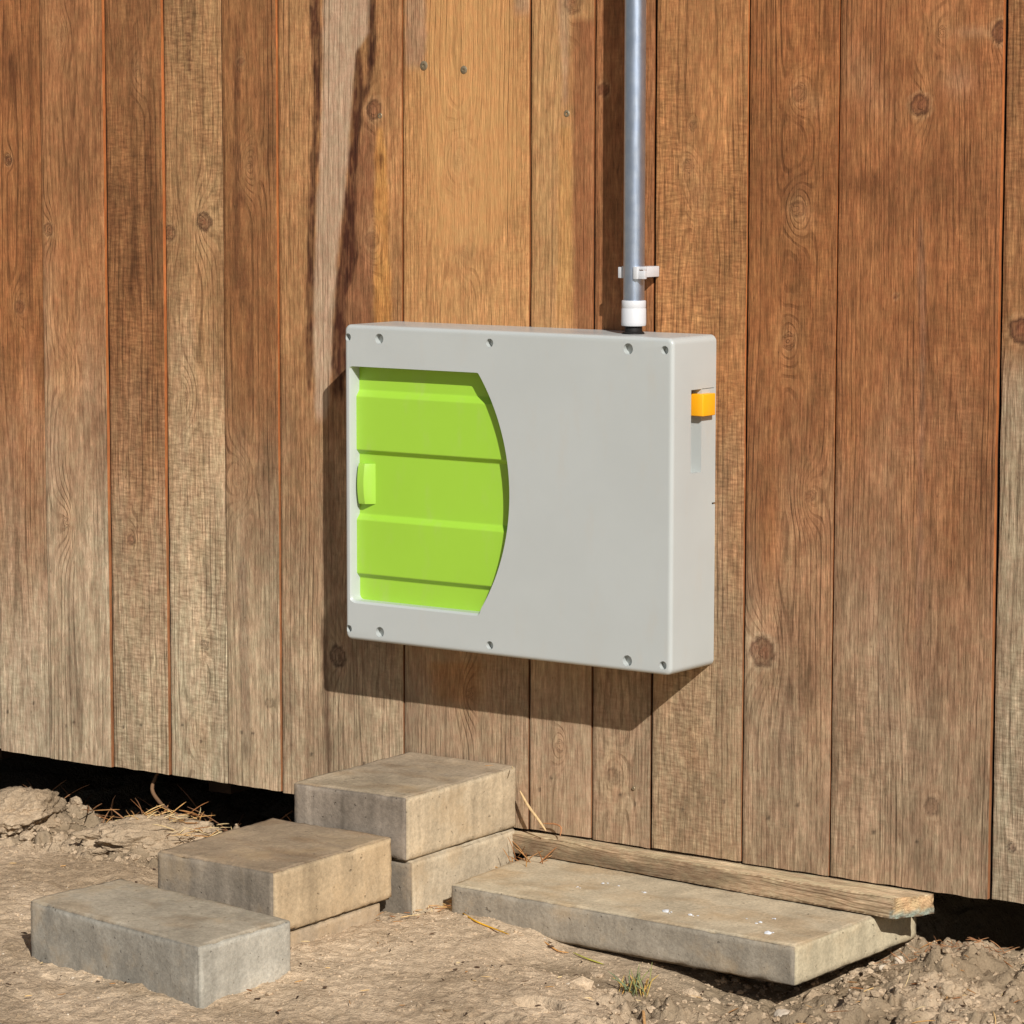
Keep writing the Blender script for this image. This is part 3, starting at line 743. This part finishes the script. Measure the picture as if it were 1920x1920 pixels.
# ------------------------------------------------------------------ concrete blocks
def block_mesh(name, Q, z0, z1, seed, tints, r=.004, res=.006, amp=.0016, zt=None, wear=.0036, tilt=None, streak=0.):
    """Q: top outline a(front left), b(front right), c(back right), d(back left). tints: front, right, top, other"""
    Q = [np.array(q, float) for q in Q]
    Lx = np.linalg.norm(Q[1]-Q[0]); Ly = np.linalg.norm(Q[3]-Q[0]); Lz = z1-z0
    def ticks(L):
        n = max(3, int(L/res)); t = list(np.linspace(r, L-r, n)); return np.array([0, r*.25, r*.6]+t+[L-r*.6, L-r*.25, L])
    tx, ty, tz = ticks(Lx), ticks(Ly), ticks(Lz)
    Vs, Fs, Cs = [], [], []; off = 0
    def face(A, B, mk, col, flip):
        nonlocal off
        a, b = np.meshgrid(A, B); P = np.stack(mk(a, b), -1).reshape(-1, 3)
        f = grid_faces(len(B), len(A), off)
        Vs.append(P); Fs.append(f[:, ::-1] if flip else f); Cs.append(np.tile(np.array(col, float), (len(P), 1))); off += len(P)
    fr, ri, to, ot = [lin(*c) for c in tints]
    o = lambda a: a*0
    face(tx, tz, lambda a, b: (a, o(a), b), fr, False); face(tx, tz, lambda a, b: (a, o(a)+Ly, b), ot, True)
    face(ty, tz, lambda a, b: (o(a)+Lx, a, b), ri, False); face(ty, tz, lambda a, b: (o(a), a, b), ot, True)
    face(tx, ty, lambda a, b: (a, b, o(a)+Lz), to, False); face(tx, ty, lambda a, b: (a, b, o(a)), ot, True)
    P = np.concatenate(Vs); F = np.concatenate(Fs); C = np.concatenate(Cs); L = np.array([Lx, Ly, Lz])
    inner = np.clip(P, r, L-r); dv = P-inner; ln = np.linalg.norm(dv, axis=1)[:, None]
    nrm = dv/np.maximum(ln, 1e-9)
    W = inner+nrm*r
    # worn arrises and slight unevenness
    nedge = ((np.abs(P-inner) > r*.2).sum(1) >= 2).astype(float)
    nz = fbm(W[:, 0]*18, W[:, 1]*18, W[:, 2]*18, seed=seed, octv=3); n2 = fbm(W[:, 0]*90, W[:, 1]*90, W[:, 2]*90, seed=seed+4, octv=2)
    chip = np.clip(fbm(W[:, 0]*38, W[:, 1]*38, W[:, 2]*38, seed=seed+8, octv=3)-.25, 0, 1)
    W = W+nrm*(nz*amp+n2*amp*.35)[:, None]-nrm*(nedge*(wear*(.25+.35*nz)+chip*wear*2.6))[:, None]
    # colour: vertical drip stains on the sides, a darker worn rim
    side = (np.abs(nrm[:, 2]) < .5)
    sx = W[:, 0]+W[:, 1]*1.0
    st = noise(sx*55, W[:, 2]*4, seed=seed+30)+.6*noise(sx*140, W[:, 2]*6, seed=seed+31)
    C = C*(1+np.where(side, .13*st, .0)*(1+.9*streak)+.16*nz+.12*noise(W[:, 0]*9, W[:, 1]*9, W[:, 2]*9, seed=seed+33))[:, None]
    if streak:
        dk = smooth(.35, .6, noise(sx*48, W[:, 2]*1.5, seed=seed+40))*side*(np.abs(nrm[:, 1]) > .5)
        C = C*(1-.36*dk)[:, None]; lt = smooth(.4, .6, noise(sx*60+3, W[:, 2]*2, seed=seed+41))*side*(np.abs(nrm[:, 1]) > .5); C = C*(1+.35*lt)[:, None]
    sm = smooth(0., .6, fbm(W[:, 0]*8, W[:, 1]*16, W[:, 2]*8, seed=seed+50, octv=4))*(nrm[:, 2] > .5)
    C = C*(1-.20*sm[:, None]*np.array([.7, 1., 1.3]))
    C = np.clip(C*(1-.22*nedge)[:, None], .01, .8)
    u, v = (W[:, 0]/Lx)[:, None], (W[:, 1]/Ly)[:, None]
    XY = Q[0]*(1-u)*(1-v)+Q[1]*u*(1-v)+Q[2]*u*v+Q[3]*(1-u)*v
    zz = z0+W[:, 2]
    if tilt is not None: zz = zz+tilt[0]*(XY[:, 0]-Q[0][0])+tilt[1]*(XY[:, 1]-Q[0][1])
    V = np.concatenate([XY, zz[:, None]], 1)
    key = np.round(V*20000).astype(np.int64)                # weld
    # weld by original lattice so that shared borders join
    lat = np.round(P*1e6).astype(np.int64); _, idx, inv = np.unique(lat, axis=0, return_index=True, return_inverse=True)
    inv = inv.ravel(); Vw = V[idx]
    cs = np.zeros((len(idx), 3)); cnt = np.zeros(len(idx)); np.add.at(cs, inv, C); np.add.at(cnt, inv, 1)
    ctr = np.append(np.mean(Q, 0), z0); 
    return mesh_np(name, Vw-ctr, inv[F], True, {'tint': cs/cnt[:, None]}), ctr
def block(name, Q, z0, z1, seed, tints, label, group=None, cat='concrete block', **kw):
    me, ctr = block_mesh(name, Q, z0, z1, seed, tints, **kw)
    o = link(name, me, M_conc); o.location = ctr; return tag(o, label, cat, group)
TF, TR_, TT_, TO = (134, 122, 108), (184, 166, 138), (164, 146, 122), (120, 110, 96)  # fronts darker, right sides lighter: sun shading painted into the tints
G = 'grey concrete blocks stacked as steps at the wall'
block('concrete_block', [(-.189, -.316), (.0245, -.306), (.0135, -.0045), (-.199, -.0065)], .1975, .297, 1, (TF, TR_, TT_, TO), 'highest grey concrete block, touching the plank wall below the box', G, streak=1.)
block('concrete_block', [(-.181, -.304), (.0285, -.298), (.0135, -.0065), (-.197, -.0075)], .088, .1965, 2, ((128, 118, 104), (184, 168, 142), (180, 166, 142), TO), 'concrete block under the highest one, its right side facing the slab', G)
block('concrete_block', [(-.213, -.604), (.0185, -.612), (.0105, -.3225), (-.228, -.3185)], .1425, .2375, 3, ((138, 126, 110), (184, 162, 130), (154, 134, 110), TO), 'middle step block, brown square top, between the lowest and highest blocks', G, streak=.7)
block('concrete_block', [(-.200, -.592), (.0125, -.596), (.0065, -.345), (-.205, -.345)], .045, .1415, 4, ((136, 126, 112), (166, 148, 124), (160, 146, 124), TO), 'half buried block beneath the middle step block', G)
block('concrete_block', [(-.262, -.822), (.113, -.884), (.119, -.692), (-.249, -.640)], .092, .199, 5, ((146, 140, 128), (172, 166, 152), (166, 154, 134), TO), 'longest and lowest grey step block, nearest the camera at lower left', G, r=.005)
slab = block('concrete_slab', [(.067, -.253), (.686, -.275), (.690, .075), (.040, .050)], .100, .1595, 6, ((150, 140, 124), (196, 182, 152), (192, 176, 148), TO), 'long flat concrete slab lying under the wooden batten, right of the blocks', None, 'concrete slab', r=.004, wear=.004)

# ------------------------------------------------------------------ wooden batten on the slab
def batten():
    Lx, Ly, Lz = .735, .066, .030
    nx, ny, nz = 180, 14, 9
    def sheet(A, B, mk, flip):
        a, b = np.meshgrid(A, B); return np.stack(mk(a, b), -1).reshape(-1, 3), grid_faces(len(B), len(A))[:, ::-1 if flip else 1]
    xs, ys, zs = np.linspace(0, Lx, nx), np.linspace(0, Ly, ny), np.linspace(0, Lz, nz)
    o = lambda a: a*0
    S = [(xs, zs, lambda a, b: (a, o(a), b), 0), (xs, zs, lambda a, b: (a, o(a)+Ly, b), 1), (ys, zs, lambda a, b: (o(a)+Lx, a, b), 0),
         (ys, zs, lambda a, b: (o(a), a, b), 1), (xs, ys, lambda a, b: (a, b, o(a)+Lz), 0), (xs, ys, lambda a, b: (a, b, o(a)), 1)]
    V, F, C, Gf = [], [], [], []; off = 0
    for k, (A, B, mk, fl) in enumerate(S):
        P, f = sheet(A, B, mk, fl)
        f = f if not fl else f
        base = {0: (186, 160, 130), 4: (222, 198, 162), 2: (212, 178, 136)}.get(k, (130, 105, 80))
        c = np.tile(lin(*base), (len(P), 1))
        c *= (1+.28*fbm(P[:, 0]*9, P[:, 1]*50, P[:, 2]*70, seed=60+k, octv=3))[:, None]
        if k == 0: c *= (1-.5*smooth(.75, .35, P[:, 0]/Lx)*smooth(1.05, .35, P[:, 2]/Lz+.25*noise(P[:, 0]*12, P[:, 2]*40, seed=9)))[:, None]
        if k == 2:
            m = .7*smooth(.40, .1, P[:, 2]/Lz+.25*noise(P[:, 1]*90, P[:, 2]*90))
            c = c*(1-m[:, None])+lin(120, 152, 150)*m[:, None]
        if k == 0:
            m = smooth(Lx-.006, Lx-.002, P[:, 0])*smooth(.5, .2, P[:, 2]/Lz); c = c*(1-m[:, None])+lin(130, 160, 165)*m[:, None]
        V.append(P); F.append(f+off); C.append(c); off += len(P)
        Gf.append((P[:, 1]*140+P[:, 2]*190+3.5*fbm(P[:, 0]*3, P[:, 1]*12, P[:, 2]*12, seed=44, octv=3)) if k != 2 else np.hypot(P[:, 1]-.02, P[:, 2]+.02)*260)
    P = np.concatenate(V)
    n = fbm(P[:, 0]*6, P[:, 1]*30, P[:, 2]*30, seed=66, octv=3)
    P[:, 2] += .0012*n+.003*smooth(.12, 0, P[:, 0])*-1; P[:, 1] += .0012*fbm(P[:, 0]*7, P[:, 1]*0, P[:, 2]*30, seed=68, octv=3)
    lat = P[:, 0] > Lx-1e-4
    P[:, 0] += .002*noise(P[:, 1]*120, P[:, 2]*120, seed=3)*(P[:, 0] > Lx-.002)+ .028*(P[:, 1]/Ly)*smooth(Lx-.06, Lx, P[:, 0])
    me = mesh_np('wooden_batten', P, np.concatenate(F), True, {'tint': np.concatenate(C), 'grain': np.concatenate(Gf), 'saw': np.zeros(len(P)), 'seed': np.full(len(P), 91.), 'amp': np.full(len(P), .85)})
    bm = bmesh.new(); bm.from_mesh(me); bmesh.ops.remove_doubles(bm, verts=bm.verts, dist=1e-5); bmesh.ops.recalc_face_normals(bm, faces=bm.faces); bm.to_mesh(me); bm.free()
    me.set_sharp_from_angle(angle=math.radians(50))
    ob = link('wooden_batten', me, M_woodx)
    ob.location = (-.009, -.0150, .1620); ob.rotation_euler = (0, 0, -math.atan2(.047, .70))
    return tag(ob, 'long sawn timber batten lying along the wall foot on the concrete slab', 'batten')
batten()

# ------------------------------------------------------------------ clods, stones, straw
rnd = random.Random(5)
def lump(name, loc, s, seed, mat, label, cat, group=None, rough=.35, sub=5, jag=1.0):
    bm = bmesh.new(); bmesh.ops.create_icosphere(bm, subdivisions=sub, radius=1)
    me = bpy.data.meshes.new(name); bm.to_mesh(me); bm.free()
    n = len(me.vertices); co = np.empty(n*3, np.float32); me.vertices.foreach_get('co', co); P = co.reshape(-1, 3).astype(float)
    f = 1+rough*fbm(P[:, 0]*1.3, P[:, 1]*1.3, P[:, 2]*1.3, seed=seed, octv=6 if jag else 2, gain=.58 if jag else .4)
    P = P*f[:, None]*np.array(s)
    me.vertices.foreach_set('co', P.astype(np.float32).ravel())
    me.polygons.foreach_set('use_smooth', np.full(len(me.polygons), True))
    a = me.attributes.new('soil_dark', 'FLOAT', 'POINT'); a.data.foreach_set('value', np.full(n, .42, np.float32))
    o = link(name, me, mat); o.location = loc; o.rotation_euler = (0, 0, seed*1.7); return tag(o, label, cat, group)
lump('dirt_clod', (-1.00, -.080, .106), (.120, .070, .042), 3, M_soil, 'large dry crumbling clod of soil below the wall at far left', 'dirt clod', sub=6)
lump('dirt_clod', (-.690, -.090, .103), (.125, .060, .036), 8, M_soil, 'rough clod of soil with straw on it, left of the middle block', 'dirt clod', sub=6)
lump('dirt_clod', (-1.06, -.150, .094), (.075, .05, .022), 11, M_soil, 'low broken clod in front of the large clod at far left', 'dirt clod', sub=5)
for k, (x, y, r) in enumerate(((-.86, -.13, .020), (-.80, -.16, .014), (-.90, -.17, .016), (-.57, -.13, .018), (-.60, -.17, .011), (.90, -.22, .022), (.80, -.30, .016), (.97, -.36, .024), (.72, -.40, .014), (.56, -.47, .018))):
    lump('dirt_clod', (x, y, float(ground_z(np.array([x]), np.array([y]))[0])+r*.25), (r, r*.8, r*.62), 40+k, M_soil,
         'fist sized lump of dry soil on the bank at left' if x < 0 else 'broken lump of dry soil on the rough ground at right', 'dirt clod',
         'loose lumps of soil at the left bank' if x < 0 else 'loose lumps of soil at the right', sub=4)
gz = lambda x, y: float(ground_z(np.array([x]), np.array([y]))[0])
S3 = [(1468, 1908, .014, .011, 'white rounded stone half sunk in soil at lower right', M_stone), (1522, 1900, .013, .009, 'white flat stone beside the rounded one at lower right', M_stone),
      (1686, 1800, .009, .008, 'small brown pebble by the right end of the slab', M_stone), (1655, 1815, .007, .006, 'smallest pale pebble by the right end of the slab', M_stone)]
for k, (px, py, a, b, lab, m) in enumerate(S3):
    p = at(px, py, .10, 2); p = at(px, py, gz(p[0], p[1])+b*.5, 2)
    lump('stone', (p[0], p[1], gz(p[0], p[1])+b*.35), (a, a*.8, b), 20+k, m, lab, 'stone', None, .22, 4, 0)
# crumbs of soil and grit
def crumbs(name, N, fn, mat, label):
    bm = bmesh.new(); bmesh.ops.create_icosphere(bm, subdivisions=1, radius=1)
    P0 = np.array([v.co[:] for v in bm.verts]); F0 = np.array([[v.index for v in f.verts] for f in bm.faces]); bm.free()
    V, F = [], []; rs = np.random.RandomState(4)
    for k in range(N):
        x, y, s = fn(rs)
        sc3 = np.array([rs.uniform(.7, 1.4), rs.uniform(.7, 1.4), rs.uniform(.5, .9)])*s
        a = rs.uniform(0, 6.28); c, s_ = math.cos(a), math.sin(a)
        P = P0*(1+.25*rs.randn(len(P0), 1)*.6)*sc3; P = P@np.array([[c, s_, 0], [-s_, c, 0], [0, 0, 1]])
        F.append(F0+len(V)*len(P0)); V.append(P+np.array([x, y, 0]))
    V = np.concatenate(V); ctr = V.reshape(N, -1, 3).mean(1)
    zz = ground_z(ctr[:, 0], ctr[:, 1]); V[:, 2] += np.repeat(zz+.0004, len(P0))
    me = mesh_np(name, V, np.concatenate(F), False, {'soil_dark': np.zeros(len(V))})
    return tag(link(name, me, mat), label, 'soil', None, 'stuff')
def any_spot(rs):
    x, y = rs.uniform(-1.25, 1.2), rs.uniform(-1.25, .10)
    return x, y, .0011*math.exp(abs(rs.randn())*.55)
def rough_spot(rs):
    while True:
        x, y = rs.uniform(-1.2, 1.2), rs.uniform(-.9, .08)
        if rs.rand() < rough_mask(np.array(x), np.array(y)): return x, y, .0022*math.exp(abs(rs.randn())*.6)
crumbs('soil_crumbs', 9000, any_spot, M_soil, 'fine crumbs of dry soil scattered over the ground')
crumbs('soil_lumps', 3500, rough_spot, M_soil, 'coarse broken lumps of soil around the hollows')
crumbs('white_grit', 220, lambda rs: (rs.uniform(-1.1, 1.1), rs.uniform(-1.2, 0), .0012*math.exp(abs(rs.randn())*.4)), M_stone, 'white bits of grit strewn on the soil')
# white crumbs lying on the slab
def on_top(name, N, area, z, label):
    V, F = [], []; rs = np.random.RandomState(9)
    bm = bmesh.new(); bmesh.ops.create_icosphere(bm, subdivisions=1, radius=1)
    P0 = np.array([v.co[:] for v in bm.verts]); F0 = np.array([[v.index for v in f.verts] for f in bm.faces]); bm.free()
    for k in range(N):
        s = .0010*math.exp(abs(rs.randn())*.55); x, y = rs.uniform(*area[0]), rs.uniform(*area[1])
        if k % 3: x, y = cx+rs.randn()*.012, cy+rs.randn()*.006
        else: cx, cy = x, y
        F.append(F0+len(V)*len(P0)); V.append(P0*(1+.2*rs.randn(len(P0), 1))*np.array([s*1.5, s, s*.6])+np.array([x, y, z+s*.2]))
    return tag(link(name, mesh_np(name, np.concatenate(V), np.concatenate(F), False), M_white), label, 'grit', None, 'stuff')
on_top('white_crumbs', 24, ((.22, .66), (-.235, -.09)), .1597, 'white crumbs strewn over the top of the long slab')

STR = [tuple(lin(*c)) for c in ((214, 178, 122), (196, 150, 92), (222, 196, 146), (168, 122, 76), (150, 100, 60))]
def straw_heap(name, n, c, rad, ln, label, lean=.5, seed=1, cat='straw', zoff=.0, cols=STR, r=.0007):
    s = Strands(); q = random.Random(seed)
    for k in range(n):
        x, y = c[0]+q.gauss(0, rad[0]), c[1]+q.gauss(0, rad[1]); z = gz(x, y)+zoff+q.uniform(0, .006)
        a = q.uniform(0, 6.28); L = ln*q.uniform(.4, 1.2); up = abs(q.gauss(0, lean)); bend = q.uniform(-.3, .3)
        pts = []
        for j in range(6):
            t = j/5; pts.append((x+math.cos(a+bend*t)*L*t, y+math.sin(a+bend*t)*L*t, z+L*up*t-L*.25*up*t*t))
        s.add(pts, r*q.uniform(.6, 1.5), q.choice(cols))
    return tag(s.build(name, M_strand), label, cat, None, 'stuff')
straw_heap('straw', 95, (-.675, -.060), (.055, .025), .045, 'tangle of dry yellow straw on the clod below the wall at left', .45, 3, zoff=.024)
straw_heap('dry_roots', 150, (-.80, .10), (.22, .04), .07, 'brown dry roots in the dark gap under the wall at left', .7, 4, 'roots', cols=[tuple(lin(150, 108, 74)), tuple(lin(120, 86, 60))], r=.0010)
straw_heap('dry_roots', 120, (.80, -.03), (.045, .03), .022, 'fine brown roots matted on soil beyond the right end of the slab', .5, 5, 'roots', zoff=.004, cols=[tuple(lin(150, 104, 72)), tuple(lin(176, 128, 88))], r=.0005)
straw_heap('leaf_litter', 26, (.065, -.045), (.020, .018), .035, 'brown curled stalks in the corner between block and batten', .9, 6, 'dry stalks', zoff=.012, cols=STR[1:2]+STR[3:], r=.0008)
straw_heap('chaff', 60, (.035, -.20), (.025, .09), .020, 'bits of chaff along the foot of the blocks beside the slab', .15, 7, 'chaff', zoff=.004)
straw_heap('chaff', 110, (.15, -.55), (.42, .28), .013, 'short bits of straw strewn over the bare soil in front', .06, 8, 'chaff', zoff=.001, cols=STR+[tuple(lin(90, 68, 50))])
straw_heap('dark_chips', 90, (.10, -.60), (.45, .25), .009, 'dark bark chips strewn over the bare soil in front', .05, 28, 'bark chips', zoff=.001, cols=[tuple(lin(80, 62, 48)), tuple(lin(60, 46, 36))], r=.0012)
straw_heap('chaff', 60, (.90, -.30), (.15, .16), .030, 'thin dry stalks on the rough soil at lower right', .35, 18, 'chaff', zoff=.003)
straw_heap('chaff', 26, (-.085, -.030), (.045, .008), .030, 'thin straws lying on top of the highest block against the wall', .03, 12, 'chaff', zoff=.163)
def stalk(name, P, r, col, label, cat='straw stalk', flat=.6):
    s = Strands(); pts = []
    P = [Vector(p) for p in P]; n = 14
    for k in range(n+1):
        t = k/n*(len(P)-1); j = min(int(t), len(P)-2); f = t-j
        a = P[max(j-1, 0)]; b = P[j]; c = P[j+1]; d = P[min(j+2, len(P)-1)]
        pts.append(.5*((2*b)+(c-a)*f+(2*a-5*b+4*c-d)*f*f+(3*b-a-3*c+d)*f**3))
    s.add(pts, r, tuple(lin(*col)), flat, 8); return tag(s.build(name, M_strand), label, cat)
def on_g(px, py, dz=.003):
    z = .12
    for _ in range(6): p = at(px, py, z, 2); z = gz(p[0], p[1])+dz
    return p
stalk('straw_stalk', [on_g(868, 1712), on_g(890, 1726), on_g(918, 1738), on_g(955, 1752)], .0021, (212, 160, 44), 'bright yellow straw lying along the left foot of the slab')
stalk('straw_stalk', [on_g(820, 1700), on_g(845, 1702), on_g(868, 1711)], .0015, (200, 160, 100), 'short pale straw touching the yellow straw by the block foot')
stalk('straw_stalk', [on_g(1020, 1765), on_g(1045, 1782), on_g(1066, 1786)], .0016, (206, 150, 84), 'orange brown bent straw beside the dark gap under the slab')
stalk('straw_stalk', [on_g(1075, 1786), on_g(1100, 1797), on_g(1132, 1808)], .0018, (170, 166, 70), 'yellow green stalk lying on soil below the slab front')
stalk('twig', [at(975, 1483, -.022), at(990, 1510, -.030), at(1008, 1535, -.036), at(1024, 1558, -.040)], .0022, (206, 176, 130), 'pale twig leaning on the wall beside the highest block', 'twig', 1.)
stalk('twig', [at(1050, 1568, -.028), at(1052, 1552, -.020), at(1040, 1545, -.014), at(1018, 1544, -.012)], .0013, (176, 124, 84), 'thin brown looped twig on the left end of the batten', 'twig', 1.)
stalk('twig', [on_g(962, 1615, .004), on_g(995, 1618, .012), on_g(1035, 1604, .03)], .0022, (196, 152, 108), 'tan flat stalk lying at the left end of the batten', 'twig')
stalk('twig', [at(270, 1450, -.0, 1)+np.array([0, .04, 0]), at(285, 1478, .02), at(300, 1505, .0), at(318, 1520, -.02)], .0035, (126, 96, 70), 'dark brown root stub hanging below the wall above the straw', 'root', 1.)
stalk('straw_stalk', [on_g(1205, 1885, .004), on_g(1207, 1905, .008), on_g(1210, 1935, .004)], .0022, (214, 166, 110), 'tan straw pointing down from the grass tuft')
# grass tuft
s = Strands(); q = random.Random(8); g0 = on_g(1195, 1865, 0)
for k in range(34):
    a = q.uniform(0, 6.28); L = q.uniform(.02, .05); b0 = Vector(g0)+Vector((q.gauss(0, .010), q.gauss(0, .010), 0)); lean = q.uniform(.1, .9)
    c = q.choice([(130, 138, 92), (150, 150, 94), (190, 160, 90), (200, 154, 84), (118, 130, 96)])
    s.add([b0+Vector((math.cos(a)*L*lean*t, math.sin(a)*L*lean*t, L*(t-.45*lean*t*t))) for t in (0, .2, .4, .6, .8, 1)], .0009, tuple(lin(*c)))
tag(s.build('grass_tuft', M_strand), 'small tuft of green and yellow grass below the slab front', 'grass tuft')
